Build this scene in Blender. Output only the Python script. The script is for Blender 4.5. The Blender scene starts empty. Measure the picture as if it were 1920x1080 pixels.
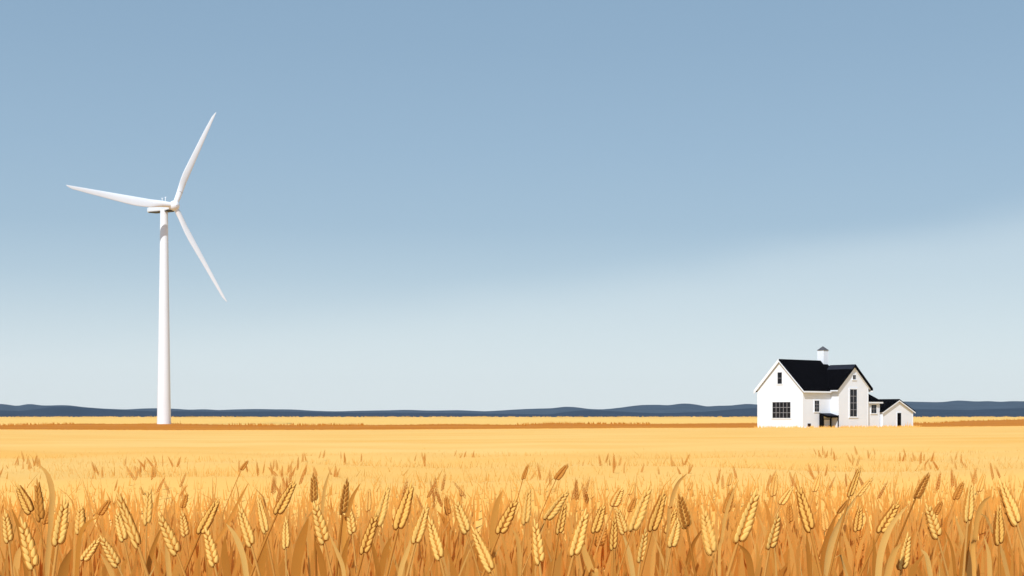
import bpy, bmesh, math, random
import numpy as np
from mathutils import Vector, Matrix

R = math.radians
rnd = random.Random(7)
HAZE = 2.2e-5
C = bpy.context.scene.collection
EYE = 1.25            # camera height
F = 1920 * 50 / 36    # focal length of the 50 mm lens in photograph pixels
HOR = 775             # horizon line


def at(px, py, d):
    """the point of the place seen at a photograph pixel, d metres into the scene"""
    return Vector(((px - 960) / F * d, d, EYE + (HOR - py) / F * d))


# ---------------------------------------------------------------- helpers
def obj(name, me, parent=None, mats=()):
    o = bpy.data.objects.new(name, me)
    C.objects.link(o)
    for m in mats:
        if m.name not in [x.name for x in me.materials if x]:
            me.materials.append(m)
    if parent:
        o.parent = parent
    return o


def thing(name, label, cat, loc=(0, 0, 0), rz=0, group=None):
    o = bpy.data.objects.new(name, None)
    C.objects.link(o)
    o.empty_display_size = 0.2
    o.location = loc
    o.rotation_euler = (0, 0, rz)
    o['label'] = label
    o['category'] = cat
    if group:
        o['group'] = group
    return o


def mesh(name, verts, faces, mi=None, smooth=False):
    me = bpy.data.meshes.new(name)
    me.from_pydata([tuple(v) for v in verts], [], faces)
    if mi:
        me.polygons.foreach_set('material_index', mi)
    if smooth:
        me.polygons.foreach_set('use_smooth', [True] * len(me.polygons))
    me.update()
    return me


class MB:
    """collects shapes for one mesh"""

    def __init__(self):
        self.v, self.f, self.m = [], [], []

    def add(self, v, f, mi=0):
        n = len(self.v)
        self.v += [tuple(x) for x in v]
        self.f += [tuple(i + n for i in q) for q in f]
        self.m += [mi] * len(f)

    def box(self, x0, x1, y0, y1, z0, z1, mi=0):
        v = [(x, y, z) for z in (z0, z1) for y in (y0, y1) for x in (x0, x1)]
        self.add(v, [(0, 2, 3, 1), (4, 5, 7, 6), (0, 1, 5, 4), (2, 6, 7, 3), (0, 4, 6, 2), (1, 3, 7, 5)], mi)

    def prism(self, poly, axis, a0, a1, mi=0):
        """poly: list of (u, z); extruded along x or y from a0 to a1"""
        n = len(poly)
        if axis == 'y':
            v = [(u, a0, z) for u, z in poly] + [(u, a1, z) for u, z in poly]
        else:
            v = [(a0, u, z) for u, z in poly] + [(a1, u, z) for u, z in poly]
        f = [tuple(range(n)), tuple(range(2 * n - 1, n - 1, -1))]
        f += [(i, i + n, (i + 1) % n + n, (i + 1) % n) for i in range(n)]
        self.add(v, f, mi)

    def solid(self, v, f, mi=0):
        self.add(v, f, mi)

    def build(self, name, mats, parent=None, smooth=False, bevel=0):
        me = bpy.data.meshes.new(name)
        me.from_pydata(self.v, [], self.f)
        me.polygons.foreach_set('material_index', self.m)
        me.update()
        bm = bmesh.new()
        bm.from_mesh(me)
        bmesh.ops.recalc_face_normals(bm, faces=bm.faces)
        if bevel:
            bmesh.ops.bevel(bm, geom=bm.edges[:], offset=bevel, segments=2, affect='EDGES', profile=0.6)
        bm.to_mesh(me)
        bm.free()
        if smooth:
            me.polygons.foreach_set('use_smooth', [True] * len(me.polygons))
        return obj(name, me, parent, mats if isinstance(mats, (list, tuple)) else [mats])


# ---------------------------------------------------------------- materials
def mat(name, col, rough=0.7, var=0.06, scale=3.0, bump=0.0, spec=0.3, stretch=(1, 1, 1), col2=None, detail=4):
    m = bpy.data.materials.new(name)
    m.use_nodes = True
    nt = m.node_tree
    b = nt.nodes['Principled BSDF']
    b.inputs['Roughness'].default_value = rough
    b.inputs['Specular IOR Level'].default_value = spec
    tc = nt.nodes.new('ShaderNodeTexCoord')
    mp = nt.nodes.new('ShaderNodeMapping')
    mp.inputs['Scale'].default_value = stretch
    nz = nt.nodes.new('ShaderNodeTexNoise')
    nz.inputs['Scale'].default_value = scale
    nz.inputs['Detail'].default_value = detail
    rp = nt.nodes.new('ShaderNodeValToRGB')
    c2 = col2 or [max(0, c * (1 - 2.2 * var)) for c in col]
    rp.color_ramp.elements[0].position = 0.32
    rp.color_ramp.elements[1].position = 0.62
    rp.color_ramp.elements[0].color = (*c2, 1)
    rp.color_ramp.elements[1].color = (*col, 1)
    L = nt.links.new
    L(tc.outputs['Object'], mp.inputs['Vector'])
    L(mp.outputs['Vector'], nz.inputs['Vector'])
    L(nz.outputs['Fac'], rp.inputs['Fac'])
    L(rp.outputs['Color'], b.inputs['Base Color'])
    if bump:
        bp = nt.nodes.new('ShaderNodeBump')
        bp.inputs['Strength'].default_value = bump
        L(nz.outputs['Fac'], bp.inputs['Height'])
        L(bp.outputs['Normal'], b.inputs['Normal'])
    return m


def straw_mat(name, stops, trans=0.25, attr='tone', rough=0.75):
    """plant material: a per-plant tone picks the colour; some light passes through"""
    m = bpy.data.materials.new(name)
    m.use_nodes = True
    nt = m.node_tree
    nt.nodes.clear()
    L = nt.links.new
    out = nt.nodes.new('ShaderNodeOutputMaterial')
    at_ = nt.nodes.new('ShaderNodeAttribute')
    at_.attribute_name = attr
    rp = nt.nodes.new('ShaderNodeValToRGB')
    els = rp.color_ramp.elements
    els[0].position, els[0].color = stops[0][0], (*stops[0][1], 1)
    els[1].position, els[1].color = stops[-1][0], (*stops[-1][1], 1)
    for p, c in stops[1:-1]:
        e = els.new(p)
        e.color = (*c, 1)
    d = nt.nodes.new('ShaderNodeBsdfDiffuse')
    t = nt.nodes.new('ShaderNodeBsdfTranslucent')
    mx = nt.nodes.new('ShaderNodeMixShader')
    mx.inputs[0].default_value = trans
    L(at_.outputs['Fac'], rp.inputs['Fac'])
    L(rp.outputs['Color'], d.inputs['Color'])
    L(rp.outputs['Color'], t.inputs['Color'])
    L(d.outputs[0], mx.inputs[1])
    L(t.outputs[0], mx.inputs[2])
    L(mx.outputs[0], out.inputs['Surface'])
    return m


M = {}
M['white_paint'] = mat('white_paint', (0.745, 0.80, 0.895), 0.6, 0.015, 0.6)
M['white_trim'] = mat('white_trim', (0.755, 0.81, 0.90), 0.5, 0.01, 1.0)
M['roof_black'] = mat('roof_shingle', (0.0030, 0.0030, 0.0045), 0.95, 0.15, 1.2, spec=0.02)
M['roof_blue'] = mat('ridge_metal', (0.022, 0.025, 0.038), 0.8, 0.1, 2.0, spec=0.05)
M['black_paint'] = mat('black_paint', (0.003, 0.003, 0.004), 0.8, 0.1, 2.0, spec=0.05)
M['muntin'] = mat('muntin_grey', (0.33, 0.33, 0.36), 0.6, 0.05, 2.0)
M['glass'] = mat('dark_glass', (0.010, 0.010, 0.014), 0.15, 0.3, 1.5, spec=0.25)
M['cap_grey'] = mat('grey_slate', (0.09, 0.09, 0.105), 0.7, 0.1, 2.0)
M['rust'] = mat('dark_rust', (0.03, 0.008, 0.006), 0.7, 0.2, 3.0)
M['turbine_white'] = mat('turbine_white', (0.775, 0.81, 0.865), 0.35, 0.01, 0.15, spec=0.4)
M['turbine_shade'] = mat('underside_shade', (0.010, 0.012, 0.016), 0.6, 0.1, 0.5)  # near-black colour standing in for shade below the nacelle
M['seam'] = mat('seam_grey', (0.30, 0.30, 0.32), 0.6, 0.05, 1)
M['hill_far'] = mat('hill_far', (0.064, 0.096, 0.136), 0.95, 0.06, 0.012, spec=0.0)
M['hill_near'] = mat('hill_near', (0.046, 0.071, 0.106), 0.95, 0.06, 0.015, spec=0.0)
M['soil'] = mat('soil', (0.42, 0.20, 0.055), 0.95, 0.1, 0.4, spec=0.05)
M['field'] = mat('wheat_canopy', (0.87, 0.54, 0.172), 0.9, 0.0, 0.42, bump=0.0, spec=0.05,
                 stretch=(0.5, .8, 1), col2=(0.85, 0.455, 0.108), detail=5)
M['field_far'] = mat('far_wheat', (0.88, 0.535, 0.150), 0.9, 0.02, 0.02, spec=0.05, stretch=(0.3, 1, 1))
M['strip'] = mat('ripe_wheat', (0.57, 0.205, 0.022), 0.9, 0.0, 0.05, spec=0.05, stretch=(0.35, 1, 1),
                 col2=(0.48, 0.158, 0.015))
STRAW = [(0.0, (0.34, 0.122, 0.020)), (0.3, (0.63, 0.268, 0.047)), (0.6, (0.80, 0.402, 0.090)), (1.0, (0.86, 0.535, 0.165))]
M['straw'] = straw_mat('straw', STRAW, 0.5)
M['straw_leaf'] = straw_mat('straw_leaf', STRAW, 0.4)

# ---------------------------------------------------------------- land
CREST = [(-400, 805.5), (0, 805.5), (300, 806.8), (700, 806), (1000, 804), (1200, 802.8), (1400, 802.3), (1500, 802),
         (1700, 800.8), (1800, 800), (1920, 799), (2300, 798)]
STRIP_TOP = [(-500, 798), (0, 797.5), (80, 796), (160, 794), (230, 795.2), (300, 794), (460, 797), (700, 797), (850, 795.2),
             (980, 796.6), (1030, 793.4), (1100, 794.3), (1200, 795), (1400, 793.4), (1500, 793.6), (1720, 793.6), (1770, 792.6),
             (1800, 789.8), (1850, 788.2), (1920, 786.6), (2300, 786)]


def interp(tab, x):
    xs, ys = zip(*tab)
    return np.interp(x, xs, ys)


PLAIN = -4.2


def canopy(X, Y):
    """height of the crop's top over the eye level: a gentle fall to a brow, then the plain"""
    X = np.asarray(X, float)
    Y = np.asarray(Y, float)
    col = 960 + F * X / np.maximum(Y, 1.0)
    s = (interp(CREST, col) - HOR) / F - 0.22 / 210
    near = -(0.22 + s * np.minimum(Y, 260))
    t = np.clip((Y - 212) / 110, 0, 1)
    t = t * t * (3 - 2 * t)
    return near * (1 - t) + PLAIN * t


def sheet(name, rows, cols, zfun, mats, keep=None, skirt=0, wide=0):
    """a sheet of land: rows are distances, cols are bearings (x over y)"""
    rows, cols = np.asarray(rows, float), np.asarray(cols, float)
    Y, T = np.meshgrid(rows, cols, indexing='ij')
    X = T * (Y + wide)
    Z = zfun(X, Y)
    v = np.stack([X, Y, Z], -1).reshape(-1, 3)
    n = len(cols)
    f = []
    for i in range(len(rows) - 1):
        for j in range(n - 1):
            if keep and not keep(X[i, j], Y[i, j]):
                continue
            a = i * n + j
            f.append((a, a + 1, a + n + 1, a + n))
    if skirt:
        b = len(v)
        v = np.concatenate([v, v[:n] - np.array([0, -0.05, skirt])])
        f += [(b + j, b + j + 1, j + 1, j) for j in range(n - 1)]
    me = mesh(name, v, f, smooth=True)
    return obj(name, me, None, mats)


def tag(o, label=None, cat=None, group=None, kind=None):
    if label:
        o['label'] = label
    if cat:
        o['category'] = cat
    if group:
        o['group'] = group
    if kind:
        o['kind'] = kind
    return o


bear = np.linspace(-0.62, 0.62, 125)
g = sheet('ground', np.concatenate([[-30, 0.5], np.geomspace(1.5, 320, 60), [500, 1000, 2000, 4000, 9000]]), bear,
          lambda X, Y: EYE + canopy(X, Y) - 0.92, [M['soil']])
# the ground close to and behind the camera widens with the distance like the rest: give it its true width
for v in g.data.vertices:
    if v.co.y < 30:
        k = (v.co.x / max(abs(v.co.y), 1e-6)) * (1 if v.co.y > 0 else -1)
        v.co.x = k * max(abs(v.co.y), 30.0)
        v.co.z = EYE - 0.24 - 0.92 if v.co.y < 1.5 else v.co.z
tag(g, 'tan soil under the wheat reaching to the horizon', 'ground', kind='structure')

TH = R(50)
HX, HY = (1505.2 - 960) / F * 186, 186.0
E1 = Vector((math.sin(TH), math.cos(TH)))
E2 = Vector((-math.cos(TH), math.sin(TH)))


def house_local(x, y):
    d = Vector((x - HX, y - HY))
    return d.dot(E1), d.dot(E2)


rng = np.random.default_rng(11)


def soft(X, Y, k=1.0):
    return (0.012 * np.sin(X * 3.1 + 1.7 * np.sin(Y * 1.3)) + 0.012 * np.sin(Y * 2.3 + X * 1.1)) * k


near_rows = np.concatenate([np.arange(2.6, 14, 0.1), np.geomspace(14, 212, 70), np.linspace(216, 330, 20)])
f1 = sheet('wheat_field', near_rows, np.linspace(-0.5, 0.5, 260),
           lambda X, Y: EYE + canopy(X, Y) - 0.045 * np.clip((17 - Y) / 7, 0, 1) - 0.62 * np.clip((7.2 - Y) / 4.4, 0, 1) ** 1.2 + soft(X, Y) * np.clip((30 - Y) / 20, 0, 1),
           [M['field']], wide=7)
tag(f1, 'smooth pale golden wheat field stretching from the front ears to the brow', 'wheat field', kind='stuff')

colsT = np.linspace(-0.5, 0.5, 700)
f3 = sheet('far_wheat_field', np.concatenate([[340, 420, 550, 700, 900, 1100, 1300, 1500], [1590]]), np.linspace(-0.5, 0.5, 200),
           lambda X, Y: EYE + PLAIN + 0 * X, [M['field_far']], skirt=0.8)


def tufts(v, f, xs, ys, zs, hs, ws, lean=0.25):
    """small pointed crop tufts: three-sided spikes"""
    for x, y, z, h, w in zip(xs, ys, zs, hs, ws):
        n = len(v)
        lx = rnd.uniform(-lean, lean) * h
        v += [(x - w, y, z), (x + w, y, z), (x, y + w, z), (x + lx, y, z + h)]
        f += [(n, n + 1, n + 3), (n + 1, n + 2, n + 3), (n + 2, n, n + 3)]


# tufts on the far edge of the pale field
v, f = [], []
t = rng.uniform(-0.45, 0.45, 1500)
tufts(v, f, t * 1588, 1588 + 0 * t, EYE + PLAIN - 0.3 + 0 * t, rng.uniform(0.6, 1.6, 1500), rng.uniform(0.8, 2.0, 1500))
bm = bmesh.new()
bm.from_mesh(f3.data)
vs = [bm.verts.new(p) for p in v]
for q in f:
    bm.faces.new([vs[i] for i in q])
bm.to_mesh(f3.data)
bm.free()
tag(f3, 'narrow pale yellow far field below the dark hills', 'wheat field', kind='stuff')

# ripe darker crop between the brow and the far field
def strip_d(col):
    return F * 4.0 / (interp(STRIP_TOP, col) - HOR)


sv, sf = [], []
ncol = 500
cc = np.linspace(-0.45, 0.45, ncol)
dtop = strip_d(960 + F * cc) + 6 * np.sin(cc * 90) + rng.uniform(-4, 4, ncol)
fr = np.linspace(0, 1, 9)
for i in range(9):
    dd = 330 + (dtop - 330) * fr[i]
    for j in range(ncol):
        sv.append((cc[j] * dd[j], dd[j], EYE + PLAIN + 0.2))
for i in range(8):
    for j in range(ncol - 1):
        a = i * ncol + j
        sf.append((a, a + 1, a + ncol + 1, a + ncol))
b = len(sv)
for j in range(ncol):
    sv.append((cc[j] * dtop[j], dtop[j] + 0.2, EYE + PLAIN - 0.6))
for j in range(ncol - 1):
    sf.append((8 * ncol + j, 8 * ncol + j + 1, b + j + 1, b + j))
NS_ = len(sf)
n = 2600
t = rng.uniform(-0.44, 0.44, n)
dt = strip_d(960 + F * t) - np.abs(rng.normal(0, 14, n))
tall = np.where((np.sin(t * 31) > 0.1) | (t > 0.25), 1.0, 0.45)
tufts(sv, sf, t * dt, dt, EYE + PLAIN + 0.05 + 0 * t, rng.uniform(0.3, 1.15, n) * tall, rng.uniform(0.12, 0.3, n))
# a few lone taller ears beside the turbine foot
for px in (322, 326, 330, 333, 338):
    p = at(px, 796, 530)
    tufts(sv, sf, [p.x], [p.y], [EYE + PLAIN], [rnd.uniform(0.8, 1.9)], [0.12])
me = mesh('ripe_wheat_strip', sv, sf, [0] * NS_ + [1] * (len(sf) - NS_))
s = obj('ripe_wheat_strip', me, None, [M['strip'], mat('ripe_heads', (0.50, 0.185, 0.022), 0.9, 0.1, 0.3, spec=0.03)])
tag(s, 'dark orange strip of ripe wheat with a ragged top edge', 'wheat strip', kind='stuff')

# ragged crop edge along the brow and round the farmhouse
v, f = [], []
n = 5000
t = rng.uniform(-0.42, 0.42, n)
yy = rng.uniform(150, 214, n)
xx = t * yy
ok = np.array([not (-0.1 < house_local(x, y)[0] < 23.6 and -1.4 < house_local(x, y)[1] < 7.8) for x, y in zip(xx, yy)])
xx, yy = xx[ok], yy[ok]
tufts(v, f, xx, yy, EYE + canopy(xx, yy) - 0.02, rng.uniform(0.03, 0.14, len(xx)), rng.uniform(0.02, 0.06, len(xx)))
edge = []
for k in range(900):
    q = rnd.random()
    if q < 0.25:
        a, b_ = -rnd.uniform(0.02, 0.9), rnd.uniform(-0.2, 7.8)
    else:
        a, b_ = rnd.uniform(-0.4, 24), -rnd.uniform(1.35, 2.3)
        if a > 12.5:
            b_ += 0.4
        if a < 5.8:
            b_ += 1.25 * rnd.random()
    x = HX + E1.x * a + E2.x * b_
    y = HY + E1.y * a + E2.y * b_
    edge.append((x, y))
ex, ey = np.array(edge).T
tufts(v, f, ex, ey, EYE + canopy(ex, ey) - 0.03, rng.uniform(0.06, 0.42, len(ex)), rng.uniform(0.02, 0.06, len(ex)), 0.4)
for a, h in ((20.9, .55), (21.2, .7), (21.5, .95), (21.8, .6), (22.1, .8), (22.5, .5), (22.9, .45)):
    x, y = HX + E1.x * a - E2.x * 1.25, HY + E1.y * a - E2.y * 1.25
    tufts(v, f, [x], [y], [EYE + canopy(x, y) - .03], [h], [.07], .3)
me = mesh('wheat_edge', v, f)
fe = obj('wheat_edge', me, None, [M['strip_pale'] if 'strip_pale' in M else mat('edge_wheat', (0.80, 0.47, 0.13), 0.9, 0.1, 0.6, spec=0.05)])
tag(fe, 'short ragged wheat tips along the brow and round the farmhouse', 'wheat edge', kind='stuff')

# hills
FAR = [(-500, 756), (-200, 760), (0, 757), (15, 758.5), (28, 761), (38, 761), (46, 758), (55, 757), (63, 757.5), (72, 760), (85, 760.3),
       (110, 760), (130, 760.8), (155, 764), (185, 765.8), (235, 767.8), (265, 766), (290, 765.3), (320, 766.2), (355, 768.8), (385, 767.5),
       (410, 769), (440, 767.6), (480, 766.8), (545, 768), (585, 770.3), (630, 771.3), (680, 770), (760, 768.8), (800, 770),
       (860, 769), (910, 771.2), (960, 768.5), (1035, 765.5), (1060, 762.3), (1080, 763.3), (1105, 767), (1130, 767.6), (1165, 764.5), (1200, 760.5),
       (1235, 759.3), (1255, 760), (1275, 756.6), (1290, 756.4), (1310, 759), (1325, 762.6), (1345, 760.5), (1370, 761), (1400, 758.2),
       (1425, 759.8), (1480, 757), (1560, 756), (1640, 754.5), (1697, 752.7), (1715, 753.3), (1735, 753.6), (1760, 754.2), (1795, 751.8),
       (1830, 754.4), (1855, 752.9), (1875, 753.6), (1895, 752), (1920, 752.4), (2200, 750), (2500, 756)]
NEAR = [(-500, 768), (0, 769.5), (40, 770.5), (70, 767), (100, 762.5), (130, 763), (160, 765.5), (230, 769), (290, 771), (360, 771.5),
        (430, 771.8), (520, 771.2), (620, 773.5), (720, 773.5), (860, 775), (960, 776), (1030, 777), (1060, 772.5), (1090, 769.2), (1110, 768.7),
        (1150, 770.8), (1195, 773.5), (1230, 774.8), (1270, 773.8), (1320, 772), (1370, 768), (1420, 765.8), (1500, 767), (1600, 766),
        (1700, 767), (1760, 767.5), (1820, 769.5), (1860, 767), (1920, 765), (2200, 764), (2500, 768)]


def hills(name, tab, d0, d1, material, label):
    """a rounded range: the outline is its skyline, d1 - d0 its depth"""
    px = np.arange(-500, 2500, 8.0)
    top = interp(tab, px)
    k = np.exp(-np.linspace(-2, 2, 5) ** 2)
    top = np.convolve(np.pad(top, 2, 'edge'), k / k.sum(), 'valid')
    dm = (d0 + d1) / 2
    H = (HOR - top) / F * dm - PLAIN + 1.0
    prof = [0, .12, .25, .38, .5, .62, .75, .88, 1]
    vv, ff = [], []
    for q in prof:
        d = d0 + (d1 - d0) * q
        w = math.sin(math.pi * q) ** 0.7
        for p, h in zip(px, H):
            r = 0 if q in (0, 1, .5) else 0.06 * math.sin(p * .03 + q * 9)
            vv.append(((p - 960) / F * d, d, EYE + PLAIN - 1.0 + h * max(0, w * (1 + r)) if q != 1 else EYE + PLAIN - 1.0))
    n_ = len(px)
    for i in range(len(prof) - 1):
        for j in range(n_ - 1):
            a = i * n_ + j
            ff.append((a, a + 1, a + n_ + 1, a + n_))
    o = obj(name, mesh(name, vv, ff, smooth=True), None, [material])
    return tag(o, label, 'hills', kind='structure')


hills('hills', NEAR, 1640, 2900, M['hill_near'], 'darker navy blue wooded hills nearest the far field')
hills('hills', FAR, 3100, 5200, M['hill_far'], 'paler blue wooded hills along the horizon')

# ---------------------------------------------------------------- wind turbine
D = 533.0
TG = EYE + PLAIN - 0.92
TX = (307.5 - 960) / F * D
wt = thing('wind_turbine', 'tall white three bladed wind turbine standing in the ripe wheat strip', 'wind turbine', (TX, D, TG))


def wl(px, py, dy=0.0):
    p = at(px, py, D)
    return Vector((p.x - TX, dy, p.z - TG))


prof = [(804, 13.2), (797, 13.0), (760, 12.3), (700, 11.3), (600, 9.9), (500, 8.4), (393, 7.05)]
vv, ff = [], []
NS = 40
for py, wpx in prof:
    z = wl(307.5, py).z if py < 803 else 0
    r = wpx * D / F
    cx = wl(307.5 + (797 - py) * 0.0005, py).x
    for k in range(NS):
        a = 2 * math.pi * k / NS
        vv.append((cx + r * math.cos(a), r * math.sin(a), z))
for i in range(len(prof) - 1):
    for k in range(NS):
        ff.append((i * NS + k, i * NS + (k + 1) % NS, (i + 1) * NS + (k + 1) % NS, (i + 1) * NS + k))
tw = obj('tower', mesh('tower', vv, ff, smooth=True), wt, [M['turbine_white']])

PSI = R(36)
AX = Vector((math.sin(PSI), -math.cos(PSI), 0))        # way the rotor faces
HV = Vector((math.cos(PSI), math.sin(PSI), 0))
UP = Vector((0, 0, 1))
hub = wl(327, 385.5, 0)
hub.y = -(hub.x) * math.cos(PSI) / math.sin(PSI) * 0.92
hub.z = (EYE - TG) + (HOR - 385.5) / F * (D + hub.y)
hub.x = (327 - 960) / F * (D + hub.y) - TX

# nacelle: rounded box from behind the hub to the tail
mb = MB()
secs = [(1.6, 1.25, -1.15, 1.15), (2.6, 1.6, -1.45, 1.5), (4.5, 1.8, -1.5, 1.7), (12, 1.85, -1.0, 1.8), (20.5, 1.8, -.25, 1.9), (22.6, 1.6, -.05, 1.7), (23.2, 1.3, .15, 1.45)]
rows = []
for s_, hw, zb, zt in secs:
    c = hub - AX * s_
    ring = []
    for k in range(28):
        a = 2 * math.pi * k / 28
        ca, sa = math.cos(a), math.sin(a)
        e = 0.35
        u = hw * math.copysign(abs(ca) ** e, ca)
        w = math.copysign(abs(sa) ** e, sa)
        zz = (zt + zb) / 2 + w * (zt - zb) / 2
        ring.append(c + HV * u + UP * zz)
    rows.append(ring)
V_ = [p for r_ in rows for p in r_]
Fq = []
MI = []
for i in range(len(rows) - 1):
    for k in range(28):
        Fq.append((i * 28 + k, i * 28 + (k + 1) % 28, (i + 1) * 28 + (k + 1) % 28, (i + 1) * 28 + k))
Fq.append(tuple(range(27, -1, -1)))
Fq.append(tuple((len(rows) - 1) * 28 + k for k in range(28)))
nac = obj('nacelle', mesh('nacelle', V_, Fq), wt, [M['turbine_white']])
# near-black pan added to paint the shade under the nacelle
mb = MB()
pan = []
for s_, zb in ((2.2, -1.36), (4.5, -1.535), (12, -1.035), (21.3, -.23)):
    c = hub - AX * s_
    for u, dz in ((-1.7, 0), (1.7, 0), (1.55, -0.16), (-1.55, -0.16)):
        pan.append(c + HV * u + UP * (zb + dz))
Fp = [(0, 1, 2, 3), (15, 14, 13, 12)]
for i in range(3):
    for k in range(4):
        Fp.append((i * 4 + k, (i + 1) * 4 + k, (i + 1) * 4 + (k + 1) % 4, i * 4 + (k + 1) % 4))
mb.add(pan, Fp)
mb.build('belly_shade', M['turbine_shade'], nac)
for s_ in (8.5, 11.6):
    mb = MB()
    c = hub - AX * s_ + UP * 2.0
    h = 2.1
    ring = [c + Vector((0.14 * math.cos(a), 0.14 * math.sin(a), 0)) for a in np.linspace(0, 2 * math.pi, 9)[:-1]]
    mb.add(ring + [p + UP * h for p in ring], [(k, (k + 1) % 8, 8 + (k + 1) % 8, 8 + k) for k in range(8)] + [tuple(range(8, 16))])
    mb.box(c.x - .35, c.x + .35, c.y - .08, c.y + .08, c.z + h, c.z + h + .16)
    mb.build('mast', M['turbine_white'], nac)
# spinner
vv, ff = [], []
for i in range(11):
    a = math.pi * (0.0 + 0.80 * i / 10)
    r, s_ = 1.92 * math.sin(a), 2.0 * math.cos(a)
    if i == 0:
        r = 0.02
    for k in range(28):
        b_ = 2 * math.pi * k / 28
        vv.append(hub + AX * s_ + HV * r * math.cos(b_) + UP * r * math.sin(b_))
for i in range(10):
    for k in range(28):
        ff.append((i * 28 + k, i * 28 + (k + 1) % 28, (i + 1) * 28 + (k + 1) % 28, (i + 1) * 28 + k))
ff.append(tuple(range(28)))
ff.append(tuple(10 * 28 + k for k in range(27, -1, -1)))
obj('spinner', mesh('spinner', vv, ff, smooth=True), wt, [M['turbine_white']])


def blade(tip_px, chord, bulge, dyk, seam=None):
    """chord: (fraction of span, chord in metres); bulge = side of the trailing edge"""
    dx = (tip_px[0] - 327) / F * D
    dz = (385.5 - tip_px[1]) / F * D
    dy = dx * math.tan(PSI) * dyk
    # keep the pixel where the tip is seen when it comes nearer or goes further
    tipy = D + hub.y + dy
    tx = (tip_px[0] - 960) / F * tipy - TX
    tz = EYE - TG + (HOR - tip_px[1]) / F * tipy
    axis = Vector((tx, hub.y + dy, tz)) - hub
    span = axis.length
    axn = axis.normalized()
    nrm = (AX - axn * AX.dot(axn)).normalized()
    chd = nrm.cross(axn).normalized() * bulge     # chord direction, in the rotor plane
    fr_, cv = zip(*chord)
    vv, ff = [], []
    S = [0.0, .02, .05, .08, .11, .15, .19, .23, .27, .33, .4, .5, .6, .7, .8, .88, .94, .975, .992, 1.0]
    for s_ in S:
        ch = float(np.mean(np.interp([s_ - min(s_, .07), s_, s_ + min(1 - s_, .07)], fr_, cv))) if s_ < .93 else float(np.interp(s_, fr_, cv))
        rootk = max(0, min(1, (s_ - .05) / .16))
        thick = (1 - rootk) * ch + rootk * ch * (0.26 - 0.10 * s_)
        tw_ = R(22 * (1 - s_) * rootk - 4)
        cd = chd * math.cos(tw_) + nrm * math.sin(tw_)
        nd = nrm * math.cos(tw_) - chd * math.sin(tw_)
        base = hub + axn * (span * s_) 
        for k in range(20):
            a = 2 * math.pi * k / 20
            u = 0.5 * math.cos(a)
            # leading edge stays straight, the trailing edge bulges
            off = (ch - float(np.interp(0, fr_, cv))) * 0.5 * rootk
            taper = 1 - rootk * 0.75 * max(0, u + .1)
            w = 0.5 * math.sin(a) * taper
            vv.append(base + cd * (u * ch + off) + nd * (w * thick))
    for i in range(len(S) - 1):
        for k in range(20):
            ff.append((i * 20 + k, i * 20 + (k + 1) % 20, (i + 1) * 20 + (k + 1) % 20, (i + 1) * 20 + k))
    ff.append(tuple(range(19, -1, -1)))
    ff.append(tuple((len(S) - 1) * 20 + k for k in range(20)))
    bl = obj('blade', mesh('blade', vv, ff, smooth=True), wt, [M['turbine_white']])
    if seam:
        vv, ff = [], []
        for q in (seam, seam + .004):
            ch = float(np.interp(q, fr_, cv))
            rootk = max(0, min(1, (q - .05) / .16))
            thick = (1 - rootk) * ch + rootk * ch * (0.26 - 0.10 * q)
            tw_ = R(22 * (1 - q) * rootk - 4)
            cd = chd * math.cos(tw_) + nrm * math.sin(tw_)
            nd = nrm * math.cos(tw_) - chd * math.sin(tw_)
            base = hub + axn * (span * q)
            off = (ch - float(np.interp(0, fr_, cv))) * 0.5 * rootk
            for k in range(20):
                a = 2 * math.pi * k / 20
                u = 0.5 * math.cos(a)
                taper = 1 - rootk * 0.75 * max(0, u + .1)
                vv.append(base + cd * (u * ch * 1.04 + off) + nd * (0.5 * math.sin(a) * taper * thick * 1.06))
        for k in range(20):
            ff.append((k, (k + 1) % 20, 20 + (k + 1) % 20, 20 + k))
        obj('root_seam', mesh('root_seam', vv, ff, smooth=True), bl, [M['seam']])


blade((401.5, 208.5), [(0, 1.9), (.12, 2.1), (.25, 3.1), (.4, 2.7), (.6, 2.1), (.8, 1.55), (.94, .95), (.99, .4), (1, .08)], 1, .7, .14)
blade((123.5, 351.5), [(0, 1.9), (.08, 2.1), (.3, 3.7), (.45, 3.2), (.6, 2.5), (.8, 1.75), (.94, 1.15), (.985, .6), (1, .08)], 1, .75)
blade((422.5, 568), [(0, 1.8), (.1, 1.9), (.27, 2.7), (.4, 2.35), (.6, 1.75), (.8, 1.35), (.94, .95), (.99, .4), (1, .08)], -1, .7)

# ---------------------------------------------------------------- farmhouse
hz = EYE                       # heights below are given from the eye level
G0 = -2.75                     # ground at the house
W, JX, WX, PR = 7.62, 5.89, 12.4, 1.27
house = thing('farmhouse', 'white two storey farmhouse with black gabled roofs and a square cupola', 'farmhouse',
              (HX, HY, EYE + G0), math.atan2(E1.y, E1.x))


def zz(z):
    return z - G0


def hb(name, mb, m, parent=None, bevel=0, smooth=False):
    return mb.build(name, m, parent or house, smooth, bevel)


# walls of the main block and of the front wing
EV, AP = 3.28, 7.02
ML = 9.45          # length of the main block, its far end hidden in the wing
mb = MB()
mb.prism([(0, 0), (W, 0), (W, zz(EV)), (W / 2, zz(AP)), (0, zz(EV))], 'x', 0, ML)
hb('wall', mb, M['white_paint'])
EW, AW = 3.58, 6.28
ac = (JX + WX) / 2
mb = MB()
mb.prism([(JX, 0), (WX, 0), (WX, zz(EW)), (ac, zz(AW)), (JX, zz(EW))], 'y', -PR, W / 2)
hb('wall', mb, M['white_paint'])

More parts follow.
